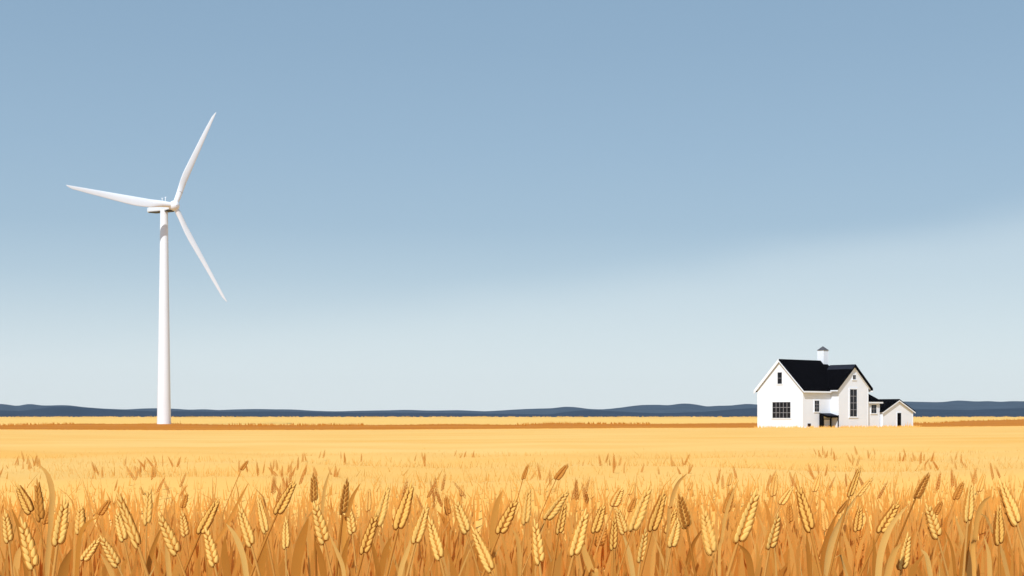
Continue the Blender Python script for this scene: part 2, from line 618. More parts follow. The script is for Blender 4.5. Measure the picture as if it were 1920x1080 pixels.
# corner boards
for (x, y, zt) in ((-.02, -.02, EV), (JX - .02, -PR - .02, EW), (WX - .13, -PR - .02, EW), (-.02, W - .12, EV)):
    mb = MB()
    mb.box(x, x + .15, y, y + .15, 0, zz(zt) - .12)
    hb('corner_board', mb, M['white_trim'])


def gable_roof(name, axis, c, half, z_e, z_a, a0, a1, over, th, m, parent=None):
    """two sloping slabs; c = ridge position across, half = half width, over = eave overhang"""
    k = (z_a - z_e) / half
    lo = half + over
    zl = z_a - k * lo
    mb = MB()
    poly = [(c - lo, zz(zl)), (c, zz(z_a)), (c + lo, zz(zl)), (c + lo, zz(zl) + th), (c, zz(z_a) + th), (c - lo, zz(zl) + th)]
    mb.prism(poly, axis, a0, a1)
    return hb(name, mb, m, parent)


def bargeboard(axis, c, half, z_e, z_a, pos, depth, over, drop, parent):
    k = (z_a - z_e) / half
    lo = half + over
    zl = z_a - k * lo
    mb = MB()
    poly = [(c - lo, zz(zl) - drop), (c, zz(z_a) - drop), (c + lo, zz(zl) - drop), (c + lo, zz(zl) - .004), (c, zz(z_a) - .004), (c - lo, zz(zl) - .004)]
    mb.prism(poly, axis, pos, pos + depth)
    hb('bargeboard', mb, M['white_trim'], parent)


roof = gable_roof('roof', 'x', W / 2, W / 2, EV, AP, -.22, ML + .1, .42, .2, M['roof_black'])
kk = (AP - EV) / (W / 2)
for sgn, hi_, lo_ in ((1, .235, -.24), (-1, -.004, -.13)):
    mb = MB()
    e_ = W / 2 + .44
    u1_ = W / 2 + sgn * e_
    mb.prism([(W / 2, zz(AP) + hi_), (u1_, zz(AP) - kk * e_ + hi_), (u1_, zz(AP) - kk * e_ + lo_), (W / 2, zz(AP) + lo_)], 'x', -.30, -.223)
    hb('bargeboard', mb, M['white_trim'], roof)
mb = MB()
mb.box(-.21, JX - .1, -.46, -.30, zz(EV) - .56, zz(EV) - .36)
hb('eave_trim', mb, M['white_trim'], roof)
roof2 = gable_roof('roof', 'y', ac, ac - JX, EW, AW, -PR - .35, W / 2 - .3, .6, .24, M['roof_black'])
bargeboard('y', ac, ac - JX, EW, AW, -PR - .12, .1, .30, .16, roof2)
mb = MB()
kz = (AW - EW) / (ac - JX)
ze = EW - kz * .6
mb.box(JX - .64, JX - .52, -PR - .34, .55, zz(ze) - .16, zz(ze) - .01)
hb('eave_trim', mb, M['white_trim'], roof2)
mb = MB()
mb.box(WX + .5, WX + .64, -PR - .34, 1.6, zz(ze) - .18, zz(ze) - .01)
hb('eave_trim', mb, M['white_trim'], roof2)
# dark blue metal cap folded over the wing's ridge
mb = MB()
t_ = .265
wd = .75
mb.prism([(ac - wd, zz(AW) - kz * wd + t_), (ac, zz(AW) + t_), (ac + 3.85, zz(AW) - kz * 3.85 + t_), (ac + 3.85, zz(AW) - kz * 3.85 + t_ + .03),
          (ac, zz(AW) + t_ + .03), (ac - wd, zz(AW) - kz * wd + t_ + .03)], 'y', -PR - .36, 2.6)
hb('ridge_cap', mb, M['roof_blue'], roof2)

# cupola
mb = MB()
cs = .52
cy = W / 2
mb.box(ac - cs, ac + cs, cy - cs, cy + cs, zz(6.2), zz(8.62))
cup = hb('cupola', mb, M['white_paint'])
mb = MB()
for x in (ac - cs - .012, ac + cs - .088):
    for y in (cy - cs - .012, cy + cs - .088):
        mb.box(x, x + .1, y, y + .1, zz(6.25), zz(8.6))
hb('corner_board', mb, M['white_trim'], cup)
mb = MB()
o_ = .60
mb.add([(ac - o_, cy - o_, zz(8.62)), (ac + o_, cy - o_, zz(8.62)), (ac + o_, cy + o_, zz(8.62)), (ac - o_, cy + o_, zz(8.62)), (ac, cy, zz(9.2))],
       [(0, 3, 2, 1), (0, 1, 4), (1, 2, 4), (2, 3, 4), (3, 0, 4)])
hb('cap', mb, M['cap_grey'], cup)


def window(face, pos, u0, u1, z0, z1, cols, rows, parent=None, casing=.11, mun=.035):
    """casing and glazing bars as one mesh, the dark pane as its child; face 'A' looks along -x, 'B' along -y"""
    def bx(mb, ua, ub, za, zb, d0, d1, mi=0):
        if face == 'B':
            mb.box(ua, ub, pos - d1, pos - d0, zz(za), zz(zb), mi)
        else:
            mb.box(pos - d1, pos - d0, ua, ub, zz(za), zz(zb), mi)
    mb = MB()
    c = casing
    bx(mb, u0 - c, u0, z0, z1, .0, .06)
    bx(mb, u1, u1 + c, z0, z1, .0, .06)
    bx(mb, u0 - c, u1 + c, z1, z1 + c, .0, .065)
    bx(mb, u0 - c - .04, u1 + c + .04, z0 - c, z0, .0, .09)
    for i in range(1, cols):
        u = u0 + (u1 - u0) * i / cols
        bx(mb, u - mun / 2, u + mun / 2, z0, z1, .022, .042, 1)
    for i in range(1, rows):
        z = z0 + (z1 - z0) * i / rows
        bx(mb, u0, u1, z - mun / 2, z + mun / 2, .021, .046, 1)
    w = hb('window', mb, [M['white_trim'], M['muntin']], parent)
    mb = MB()
    bx(mb, u0, u1, z0, z1, .006, .02)
    hb('pane', mb, M['glass'], w)
    return w


window('A', 0, 3.42, 4.17, 3.92, 5.44, 1, 2)
window('A', 0, 1.98, 5.03, -.62, 1.49, 5, 3, mun=.05)
window('B', 0, 2.40, 3.41, .22, 1.68, 2, 3)
window('B', -PR, 8.30, 9.85, -.42, 3.22, 2, 4, casing=.2, mun=.05)
w5 = window('B', -PR, 8.93, 9.60, 4.56, 5.14, 2, 1, casing=.14)
# basement vent
mb = MB()
mb.box(1.0, 1.6, -.05, -.003, zz(-1.72), zz(-1.34))
for i in range(3):
    mb.box(.97, 1.63, -.07, -.05, zz(-1.70 + i * .13), zz(-1.65 + i * .13))
hb('vent', mb, M['rust'])

# porch in the corner of the wing
mb = MB()
x0, x1 = 3.42, JX - .004
mb.add([(x0, -.004, zz(0.02)), (x1, -.004, zz(0.02)), (x1, -PR - .06, zz(-.34)), (x0, -PR - .06, zz(-.34)),
        (x0, -.004, zz(-.12)), (x1, -.004, zz(-.12)), (x1, -PR - .06, zz(-.58)), (x0, -PR - .06, zz(-.58))],
       [(0, 3, 2, 1), (4, 5, 6, 7), (0, 1, 5, 4), (3, 7, 6, 2), (0, 4, 7, 3), (1, 2, 6, 5)])
porch = hb('porch', mb, M['roof_black'])
mb = MB()
mb.add([(x0 + .3, -.15, zz(-.015)), (x1 - .2, -.15, zz(-.015)), (x1 - .2, -PR + .1, zz(-.285)), (x0 + .3, -PR + .1, zz(-.285)),
        (x0 + .3, -.15, zz(-.04)), (x1 - .2, -.15, zz(-.04)), (x1 - .2, -PR + .1, zz(-.31)), (x0 + .3, -PR + .1, zz(-.31))],
       [(0, 3, 2, 1), (4, 5, 6, 7), (0, 1, 5, 4), (3, 7, 6, 2), (0, 4, 7, 3), (1, 2, 6, 5)])
hb('roof_panel', mb, M['roof_blue'], porch)
mb = MB()
mb.box(x0 + .01, x0 + .08, -.70, -.006, 0, zz(-.2))
hb('side_panel', mb, M['black_paint'], porch)
for (x, y) in ((JX - .125, -PR - .05), (JX - .12, -.13)):
    mb = MB()
    mb.box(x, x + .115, y, y + .12, 0, zz(-.25))
    hb('post', mb, M['black_paint'], porch)
mb = MB()
mb.box(4.38, 5.62, -.045, -.003, zz(-2.6), zz(-.82))
door = hb('door', mb, M['white_trim'])
mb = MB()
mb.box(4.30, 4.38, -.07, -.003, zz(-2.6), zz(-.82))
mb.box(5.62, 5.70, -.07, -.003, zz(-2.6), zz(-.82))
mb.box(4.30, 5.70, -.07, -.003, zz(-.82), zz(-.72))
hb('door_frame', mb, M['black_paint'], door)
mb = MB()
mb.box(5.42, 5.48, -.09, -.046, zz(-1.7), zz(-1.58))
hb('handle', mb, M['black_paint'], door)

# low annex against the wing
SY, SX = -.57, 16.0
mb = MB()
mb.box(WX + .003, SX, SY, 4.2, 0, zz(1.52))
annex = hb('annex', mb, M['white_paint'])
mb = MB()
ex_ = .3
pk = (WX + .003, 1.9, zz(4.0))
zb_ = zz(1.45)
P_ = [(WX + .003, SY - ex_, zb_), (SX + ex_, SY - ex_, zb_), (SX + ex_, 4.4, zb_), (WX + .003, 4.4, zb_)]
up = .16
mb.add(P_ + [(p[0], p[1], p[2] + up) for p in P_] + [(pk[0], pk[1], pk[2] + up)],
       [(0, 3, 2, 1), (0, 1, 5, 4), (1, 2, 6, 5), (2, 3, 7, 6), (4, 5, 8), (5, 6, 8), (6, 7, 8), (3, 0, 4, 8, 7)])
hb('roof', mb, M['roof_black'], annex)
mb = MB()
mb.box(WX + .04, SX + ex_ + .02, SY - ex_ - .03, SY - ex_ - .003, zz(1.36), zz(1.56))
hb('eave_trim', mb, M['white_trim'], annex)
window('B', SY, 14.0, 15.2, .02, 1.18, 2, 2, annex, casing=.13, mun=.045)

# outbuilding at the right end
ox0, ox1, oy = 16.25, 23.35, -.87
ocx = (ox0 + ox1) / 2
a_ = HX + E1.x * ocx + E2.x * oy
b_ = HY + E1.y * ocx + E2.y * oy
shed = thing('outbuilding', 'small low white gabled outbuilding with black roof and open dark doorway', 'outbuilding',
             (a_, b_, EYE + G0 - .1), math.atan2(E1.y, E1.x))
SW = (ox1 - ox0) / 2


def sz(z):
    return z - G0 + .1


OE, OA = .28, 1.84
mb = MB()
mb.prism([(-SW, 0), (SW, 0), (SW, sz(OE)), (0, sz(OA)), (-SW, sz(OE))], 'y', 0, 4.6)
mb.build('wall', M['white_paint'], shed)
k = (OA - OE) / SW
lo = SW + .28
mb = MB()
mb.prism([(-lo, sz(OA) - k * lo), (0, sz(OA)), (lo, sz(OA) - k * lo), (lo, sz(OA) - k * lo + .16), (0, sz(OA) + .16), (-lo, sz(OA) - k * lo + .16)], 'y', -.25, 4.8)
sroof = mb.build('roof', M['roof_black'], shed)
mb = MB()
mb.prism([(-lo, sz(OA) - k * lo - .16), (0, sz(OA) - .17), (lo, sz(OA) - k * lo - .16), (lo, sz(OA) - k * lo - .004), (0, sz(OA) - .004), (-lo, sz(OA) - k * lo - .004)], 'y', -.253, -.17)
mb.build('bargeboard', M['white_trim'], sroof)
for x in (-SW - .02, SW - .13):
    mb = MB()
    mb.box(x, x + .15, -.025, .12, 0, sz(OE) - .1)
    mb.build('corner_board', M['white_trim'], shed)
mb = MB()
dx0 = 19.58 - ocx
mb.box(dx0, dx0 + .92, -.03, -.003, 0.05, sz(.06))
dr = mb.build('door', M['black_paint'], shed)  # solid black slab, painting in the dark of the open doorway
mb = MB()
mb.box(dx0 - .1, dx0, -.05, -.003, 0.05, sz(.06))
mb.box(dx0 + .92, dx0 + 1.05, -.05, -.003, 0.05, sz(.06))
mb.box(dx0 - .1, dx0 + 1.05, -.055, -.003, sz(.06), sz(.16))
mb.build('door_frame', M['white_trim'], dr)

# ---------------------------------------------------------------- wheat ears in front
def kernel(n_seg=8, n_ring=6):
    """a plump pointed grain along +z, unit length"""
    vv, ff = [(0, 0, 0)], []
    for i in range(1, n_ring):
        t_ = i / n_ring
        r = (1 - t_) ** .85 * t_ ** .48 / .444
        for k in range(n_seg):
            a = 2 * math.pi * k / n_seg
            vv.append((r * math.cos(a), r * math.sin(a), t_))
    vv.append((0, 0, 1.0))
    for k in range(n_seg):
        ff.append((0, 1 + (k + 1) % n_seg, 1 + k))
        b = 1 + (n_ring - 2) * n_seg
        ff.append((b + k, b + (k + 1) % n_seg, len(vv) - 1))
    for i in range(n_ring - 2):
        for k in range(n_seg):
            a = 1 + i * n_seg
            ff.append((a + k, a + (k + 1) % n_seg, a + n_seg + (k + 1) % n_seg, a + n_seg + k))
    return np.array(vv), ff


def ear_shape(nk, seed, seg=8, ring=6, core=True):
    """an ear one unit long and about one unit wide: grains in two rows front and back, on a core"""
    r_ = random.Random(seed)
    kv, kf = kernel(seg, ring)
    V, Fc, MI = [], [], []

    def put(pos, ang, tilt, ln, wd, th, mi):
        m = Matrix.Rotation(ang, 3, 'Y') @ Matrix.Rotation(tilt, 3, 'X')
        n0 = len(V)
        for p in kv:
            q = m @ Vector((p[0] * wd, p[1] * th, p[2] * ln))
            q.x /= 0.30      # local x and y are in ear widths, z in ear lengths: an ear is 0.3 as wide as long
            q.y /= 0.30
            V.append((pos[0] + q.x, pos[1] + q.y, pos[2] + q.z))
        for q in kf:
            Fc.append(tuple(i + n0 for i in q))
            MI.append(mi)
    for row, sy in ((0, -1), (1, 1)):
        for side in (-1, 1):
            for i in range(nk):
                t_ = i / nk
                z = 0.015 + 0.80 * t_ + (0.5 / nk * 0.8 if side > 0 else 0)
                k_ = 1.0 - 0.42 * max(0, t_ - .30) / .70
                if i == 0:
                    k_ *= .95
                ang = side * R(r_.uniform(25, 33)) * (1.0 - .35 * t_)
                if core:             # the dark glume each grain sits on
                    put((side * 0.105 * k_, sy * 0.105, z - .022), ang, sy * R(-13), .268 * k_, .076 * k_, .016 * k_, 1)
                put((side * 0.110 * k_, sy * 0.17, z), ang, sy * R(-13), .215 * k_ * r_.uniform(.93, 1.07),
                    .052 * k_, .030 * k_, 0)
    put((0, 0, .78), r_.uniform(-.08, .08), 0, .22, .030, .028, 0)
    if core:
        ln = .86
        n0 = len(V)
        for p in kv:
            zt = p[2]
            wd = .40 * (1 - .25 * zt)
            V.append((p[0] * wd, p[1] * .20, .03 + zt * ln))
        for q in kf:
            Fc.append(tuple(i + n0 for i in q))
            MI.append(1)
    mxx = max(abs(p[0]) for p in V)      # one unit wide
    V = [(p[0] * .5 / mxx, p[1] * .5 / mxx, p[2]) for p in V]
    return V, Fc, MI


def awn_shape(seed):
    r_ = random.Random(seed)
    V, Fc = [], []
    for i in range(20):
        side = -1 if i % 2 else 1
        z0 = .10 + .80 * (i / 20) + r_.uniform(-.03, .03)
        x0_ = side * (.46 - .34 * max(0, z0 - .3)) * r_.uniform(.75, 1.0)
        if i > 15:
            x0_ *= .4
        x1_ = x0_ + side * r_.uniform(.02, .16) * (1.1 - z0)
        z1 = min(z0 + r_.uniform(.10, .20), 1.12)
        y0_ = r_.uniform(-.2, .1)
        n0 = len(V)
        w = .020
        V += [(x0_ - w, y0_, z0), (x0_ + w, y0_, z0), (x0_, y0_ + w, z0), (x1_, y0_ * 1.2, z1)]
        Fc += [(n0, n0 + 1, n0 + 3), (n0 + 1, n0 + 2, n0 + 3), (n0 + 2, n0, n0 + 3)]
    return V, Fc


def grain_mat(name, c):
    return mat(name, c, 0.8, 0.05, 40, spec=0.05, stretch=(1, 1, .3))


TONES = {
    'pale':  ((.87, .565, .165), (.62, .275, .055), .95),
    'lined': ((.82, .47, .115), (.40, .148, .025), .62),
    'dark':  ((.36, .135, .022), (.70, .36, .085), .35),
    'soft':  ((.86, .525, .15), (.72, .375, .085), .9),
    'brown': ((.60, .27, .055), (.48, .20, .036), .55),
}
EARS = {}
for tn, (kc, gc, st) in TONES.items():
    km, gm = grain_mat('grain_' + tn, kc), grain_mat('husk_' + tn, gc)
    am = grain_mat('awn_' + tn, gc if tn != 'dark' else kc)
    lst = []
    for sd in range(3):
        V, Fc, MI = ear_shape((6, 7, 8)[sd], sd + 3)
        me = mesh('ear', V, Fc, MI, smooth=True)
        me.materials.append(km)
        me.materials.append(gm)
        V, Fc = awn_shape(sd + 20)
        ma = mesh('awns', V, Fc)
        ma.materials.append(am)
        lst.append((me, ma))
    EARS[tn] = lst

# tip x, tip y, base x, base y (photograph pixels), tone, width
EAR_LIST = [
    (8, 954, 17, 1019, 'pale', 19), (37, 966, 64, 1069, 'pale', 27), (31, 905, 59, 963, 'lined', 21), (69, 893, 76, 979, 'brown', 17),
    (98, 942, 84, 984, 'brown', 13), (123, 930, 107, 1025, 'pale', 27), (152, 940, 149, 1003, 'soft', 20), (187, 1006, 154, 1053, 'pale', 18),
    (187, 1001, 222, 1063, 'pale', 21), (216, 953, 233, 1016, 'pale', 20), (219, 911, 261, 1029, 'pale', 20), (228, 940, 239, 976, 'soft', 13),
    (279, 906, 275, 986, 'soft', 16), (297, 958, 333, 1041, 'pale', 24), (341, 955, 348, 1007, 'pale', 17), (411, 931, 374, 1003, 'lined', 21),
    (382, 985, 403, 1063, 'pale', 23), (446, 943, 472, 1026, 'pale', 21), (351, 922, 342, 953, 'brown', 11), (209, 934, 186, 966, 'brown', 13),
    (482, 928, 499, 1001, 'pale', 17), (555, 896, 518, 966, 'lined', 21), (587, 884, 589, 942, 'dark', 15), (587, 937, 609, 1021, 'pale', 26),
    (535, 966, 536, 1031, 'pale', 16), (652, 893, 642, 966, 'dark', 17), (653, 944, 661, 1003, 'pale', 18), (728, 905, 706, 991, 'soft', 21),
    (708, 954, 680, 1041, 'lined', 21), (773, 901, 745, 995, 'lined', 25), (803, 940, 778, 1021, 'pale', 22), (802, 964, 826, 1051, 'pale', 23),
    (851, 933, 876, 1001, 'pale', 22), (883, 983, 923, 1073, 'pale', 23), (971, 929, 935, 1003, 'lined', 23), (692, 911, 690, 960, 'soft', 12),
    (867, 906, 866, 931, 'soft', 9), (835, 926, 841, 966, 'brown', 12), (992, 906, 984, 985, 'soft', 17), (1001, 969, 1012, 1060, 'pale', 23),
    (1068, 914, 1022, 976, 'soft', 21), (1060, 937, 1047, 1003, 'lined', 16), (1101, 950, 1074, 1045, 'pale', 26), (1134, 940, 1114, 1001, 'lined', 19),
    (1152, 962, 1149, 1033, 'lined', 16), (1168, 911, 1149, 951, 'pale', 19), (1155, 949, 1171, 1002, 'pale', 19), (1221, 904, 1184, 998, 'soft', 24),
    (1210, 987, 1200, 1056, 'pale', 19), (1246, 916, 1221, 998, 'lined', 22), (1272, 924, 1288, 991, 'dark', 23), (1268, 951, 1250, 1001, 'lined', 18),
    (1273, 966, 1258, 1028, 'pale', 22), (1317, 946, 1336, 1041, 'soft', 25), (1420, 912, 1382, 1020, 'pale', 31), (1375, 911, 1360, 963, 'brown', 15),
    (1371, 883, 1366, 911, 'soft', 9), (1110, 892, 1110, 936, 'soft', 9), (1193, 929, 1180, 961, 'brown', 12), (1135, 980, 1122, 1026, 'brown', 20),
    (1297, 902, 1291, 919, 'soft', 8), (1190, 901, 1180, 928, 'soft', 9), (1458, 958, 1442, 1031, 'pale', 23), (1454, 884, 1449, 932, 'soft', 13),
    (1486, 911, 1463, 947, 'pale', 15), (1494, 904, 1521, 998, 'lined', 23), (1538, 885, 1526, 923, 'soft', 12), (1614, 869, 1592, 933, 'lined', 12),
    (1641, 891, 1606, 932, 'soft', 11), (1613, 945, 1606, 998, 'lined', 17), (1689, 935, 1648, 1001, 'lined', 21), (1742, 884, 1716, 936, 'dark', 17),
    (1807, 900, 1790, 938, 'brown', 13), (1819, 901, 1814, 980, 'pale', 20), (1848, 884, 1835, 923, 'soft', 12), (1875, 896, 1908, 986, 'pale', 27),
    (1870, 944, 1873, 1023, 'lined', 21), (1703, 995, 1690, 1070, 'pale', 23), (1734, 941, 1759, 1010, 'pale', 24), (1767, 937, 1752, 966, 'brown', 12),
    (1610, 999, 1611, 1036, 'brown', 19), (1542, 954, 1549, 996, 'soft', 14), (1847, 961, 1840, 1003, 'brown', 13), (1480, 939, 1481, 981, 'brown', 13),
    (1591, 936, 1570, 963, 'dark', 10), (1066, 868, 1042, 900, 'brown', 13), (991, 868, 980, 900, 'brown', 8), (466, 862, 452, 882, 'brown', 8),
]
# leaves seen in the photograph: points down the blade (pixels), tone 0..1, width in pixels
LEAF_LIST = [
    ([(424, 982), (440, 1003), (455, 1040), (463, 1085)], .95, 10), ([(1606, 930), (1572, 985), (1555, 1035), (1549, 1088)], .95, 13),
    ([(1702, 947), (1670, 988), (1652, 1035), (1646, 1088)], .92, 12), ([(1742, 1016), (1727, 1032), (1716, 1060), (1712, 1088)], .8, 10),
    ([(1727, 1030), (1738, 1045), (1746, 1088)], .95, 10), ([(1790, 966), (1803, 1005), (1815, 1045), (1818, 1088)], .82, 12),
    ([(616, 998), (630, 1030), (642, 1060), (646, 1088)], .9, 8), ([(775, 998), (765, 1030), (754, 1060), (748, 1088)], .9, 9),
    ([(578, 972), (568, 1005), (558, 1045), (553, 1088)], .22, 20), ([(590, 1012), (600, 1040), (608, 1088)], .05, 13),
    ([(892, 1017), (872, 1028), (861, 1048), (864, 1088)], .2, 16), ([(186, 969), (163, 982), (149, 1010), (143, 1088)], .3, 9),
    ([(1568, 965), (1555, 1000), (1546, 1040), (1541, 1088)], .2, 13), ([(1822, 972), (1812, 1020), (1803, 1088)], .15, 13),
    ([(305, 985), (290, 1020), (280, 1055), (276, 1088)], .25, 9), ([(422, 1005), (421, 1040), (428, 1088)], .12, 16),
    ([(134, 1030), (122, 1060), (116, 1088)], .05, 18), ([(22, 954), (36, 990), (44, 1030), (52, 1088)], .25, 10),
    ([(48, 1018), (34, 1040), (28, 1088)], .78, 13), ([(188, 1038), (202, 1060), (215, 1088)], .75, 10),
    ([(310, 1003), (314, 1040), (318, 1088)], .82, 9), ([(466, 905), (448, 940), (425, 985), (404, 1020)], .42, 7),
    ([(75, 872), (90, 892), (98, 925), (96, 962)], .8, 10), ([(820, 958), (838, 985), (848, 1030), (852, 1088)], .35, 14),
    ([(942, 920), (932, 945), (925, 985), (924, 1030)], .45, 12), ([(676, 906), (662, 930), (655, 950), (650, 970)], .35, 8),
    ([(735, 1005), (722, 1035), (712, 1088)], .2, 12), ([(655, 1005), (646, 1040), (640, 1088)], .22, 11),
    ([(500, 1000), (492, 1040), (486, 1088)], .25, 16), ([(690, 1000), (702, 1035), (712, 1088)], .1, 9),
    ([(1168, 1003), (1178, 1030), (1184, 1060), (1188, 1088)], .97, 9), ([(1320, 988), (1300, 1020), (1290, 1055), (1286, 1088)], .12, 10),
    ([(1340, 1005), (1315, 1035), (1300, 1065), (1294, 1088)], .8, 8), ([(1228, 1010), (1240, 1035), (1250, 1088)], .12, 9),
    ([(1232, 1000), (1225, 1040), (1222, 1088)], .7, 8), ([(1090, 1010), (1098, 1040), (1108, 1068)], .75, 12),
    ([(1384, 1020), (1402, 1042), (1410, 1088)], .1, 12), ([(1485, 1015), (1465, 1045), (1452, 1088)], .3, 9),
    ([(960, 990), (972, 1020), (976, 1088)], .7, 9), ([(1028, 1008), (1042, 1040), (1052, 1088)], .15, 12),
    ([(1845, 1005), (1854, 1040), (1856, 1088)], .88, 8), ([(1512, 1000), (1516, 1040), (1520, 1088)], .05, 9),
    ([(1770, 990), (1785, 1030), (1792, 1088)], .2, 6), ([(1690, 1018), (1675, 1040), (1662, 1088)], .75, 13),
    ([(1638, 1008), (1640, 1040), (1640, 1088)], .08, 9), ([(1385, 900), (1372, 930), (1360, 970), (1354, 1010)], .75, 6),
    ([(1288, 888), (1272, 905), (1262, 930), (1258, 950)], .78, 8), ([(1432, 935), (1440, 960), (1446, 1000), (1448, 1040)], .4, 8),
    ([(1858, 930), (1842, 945), (1832, 975), (1828, 1010)], .66, 10), ([(620, 880), (610, 910), (606, 940), (604, 970)], .78, 6),
]

PX = {'pale': 'pale golden', 'lined': 'brown-lined golden', 'dark': 'dark brown', 'soft': 'soft cream-yellow', 'brown': 'light brown'}
plants = []
for i, e in enumerate(EAR_LIST):
    tx, ty, bx_, by_, tone, wpx = e
    L_ = math.hypot(tx - bx_, ty - by_)
    d = min(max(F * .085 / L_, 2.05), 4.6)
    if tone in ('soft', 'brown'):
        d = min(max(d, 2.75) * 1.08, 5.2)
    d += rnd.uniform(-.06, .06)
    plants.append(dict(i=i, d=d, lean=(tx - bx_) / (by_ - ty), L=L_, e=e, x=(tx + bx_) / 2))

# every label: look, lean and place among the ears that look like it
ORD = ['', 'second', 'third', 'fourth', 'fifth', 'sixth', 'seventh', 'eighth', 'ninth', 'tenth', 'eleventh', 'twelfth', 'thirteenth',
       'fourteenth', 'fifteenth', 'sixteenth', 'seventeenth', 'eighteenth']


def lean_word(p):
    return 'leaning right' if p['lean'] > .14 else ('leaning left' if p['lean'] < -.14 else 'upright')


def size_word(p):
    return 'large' if p['L'] > 84 else ('small' if p['L'] < 55 else 'medium')


classes = {}
for p in plants:
    p['key'] = (size_word(p), PX[p['e'][4]], lean_word(p))
    classes.setdefault(p['key'], []).append(p)
for key, ps in classes.items():
    ps.sort(key=lambda p: p['x'])
    n_ = len(ps)
    for k_, p in enumerate(ps):
        x = p['x']
        if x < 235:
            where = 'at the left edge'
        elif x < 440:
            where = 'below the turbine'
        elif x < 900:
            where = 'left of centre'
        elif x < 1400:
            where = 'right of centre'
        elif x < 1720:
            where = 'below the farmhouse'
        else:
            where = 'at the right edge'
        mid = '' if n_ == 1 else (f', {ORD[k_]} from left of such' if k_ else ', leftmost of such')
        p['label'] = f"{key[0]} {key[1]} wheat ear {key[2]} {where}{mid}"


def ribbon(pts, widths, face, crease=.18):
    """a creased leaf blade along pts; face = direction its width lies along"""
    vv, ff = [], []
    n_ = len(pts)
    for i, (p, w) in enumerate(zip(pts, widths)):
        t_ = (pts[min(i + 1, n_ - 1)] - pts[max(i - 1, 0)]).normalized()
        s_ = (face - t_ * face.dot(t_)).normalized()
        nrm = s_.cross(t_)
        vv += [p - s_ * w / 2, p + nrm * w * crease, p + s_ * w / 2]
    for i in range(n_ - 1):
        a = i * 3
        ff += [(a, a + 1, a + 4, a + 3), (a + 1, a + 2, a + 5, a + 4)]
    return vv, ff


def smooth_pts(pts, n_):
    """Catmull-Rom through pts"""
    P = [pts[0] * 2 - pts[1]] + list(pts) + [pts[-1] * 2 - pts[-2]]
    out = []
    m = len(pts) - 1
    for k in range(n_):
        u = k / (n_ - 1) * m
        i = min(int(u), m - 1)
        t_ = u - i
        p0, p1, p2, p3 = P[i:i + 4]
        out.append(0.5 * ((2 * p1) + (p2 - p0) * t_ + (2 * p0 - 5 * p1 + 4 * p2 - p3) * t_ ** 2 + (3 * p1 - p0 - 3 * p2 + p3) * t_ ** 3))
    return out


def tone_attr(me, val):
    a = me.attributes.new('tone', 'FLOAT', 'POINT')
    a.data.foreach_set('value', np.full(len(me.vertices), val, dtype=np.float32) if np.isscalar(val) else np.asarray(val, np.float32))


def add_leaf(root, pts, w, tone, face):
    q = smooth_pts(pts, 44)
    ws = []
    for k in range(44):
        t_ = k / 43          # 0 = tip
        ws.append(w * min(1, (0.02 + t_ * 4.5) ** .7) * (1 - .25 * t_))
    vv, ff = ribbon(q, ws, face)
    o_ = root.matrix_world.translation if False else root.location
    me = mesh('leaf', [p - o_ for p in vv], ff, smooth=True)
    tone_attr(me, tone)
    lf = obj('leaf', me, root, [M['straw_leaf']])
    return lf


stem_cache = {}
for p in plants:
    tx, ty, bx_, by_, tone, wpx = p['e']
    d = p['d']
    base = at(bx_, by_, d)
    depth = rnd.uniform(-.12, .12)
    tip = at(tx, ty, d)
    ln = (tip - base).length
    tip.y += depth * ln
    zdir = (tip - base).normalized()
    gz = EYE + float(canopy(base.x, d)) - 0.92
    hh = base.z - gz
    ln_ = max(-.55, min(.55, p['lean']))
    foot = Vector((base.x - ln_ * .42 * hh, d + rnd.uniform(-.03, .08), gz))
    root = thing('wheat_plant', p['label'], 'wheat', foot, 0, 'wheat ears in the front rows')
    p['root'], p['base'], p['dir'] = root, base, zdir
    em, am = EARS[tone][rnd.randrange(3)]
    ear = obj('ear', em, root)
    yaw = rnd.uniform(-.25, .12)
    ydir = Vector((math.sin(yaw), math.cos(yaw), 0))
    xdir = ydir.cross(zdir).normalized()
    ydir = zdir.cross(xdir).normalized()
    rot = Matrix((xdir, ydir, zdir)).transposed().to_4x4()
    wreal = wpx / F * d
    ear.matrix_local = Matrix.Translation(base - foot) @ rot @ Matrix.Diagonal((wreal * 1.03, wreal * .70, ln * .985, 1))
    obj('awns', am, ear)
    # stem
    st = TONES[tone][2]
    q = [base + zdir * ln * .03]
    for t_ in (.06, .15, .3, .5, .75, 1.0):       # runs on from the ear and straightens towards the foot
        q.append(Vector((base.x + (foot.x - base.x) * (2.0 * t_ - t_ * t_) , base.y + (foot.y - base.y) * t_, base.z - hh * t_)))
    q = smooth_pts(q, 16)
    r0 = 1.7e-3 if tone in ('soft', 'brown') else 3.0e-3
    vv, ff = [], []
    for k, c in enumerate(q):
        for a in range(6):
            r_ = r0 * (.8 + .5 * k / 15)
            vv.append(c - foot + Vector((r_ * math.cos(a * math.pi / 3), r_ * math.sin(a * math.pi / 3), 0)))
    for k in range(15):
        for a in range(6):
            ff.append((k * 6 + a, k * 6 + (a + 1) % 6, (k + 1) * 6 + (a + 1) % 6, (k + 1) * 6 + a))
    me = mesh('stem', vv, ff, smooth=True)
    tone_attr(me, min(1, max(0, st * .85 + rnd.uniform(-.15, .1))))
    obj('stem', me, root, [M['straw_leaf']])

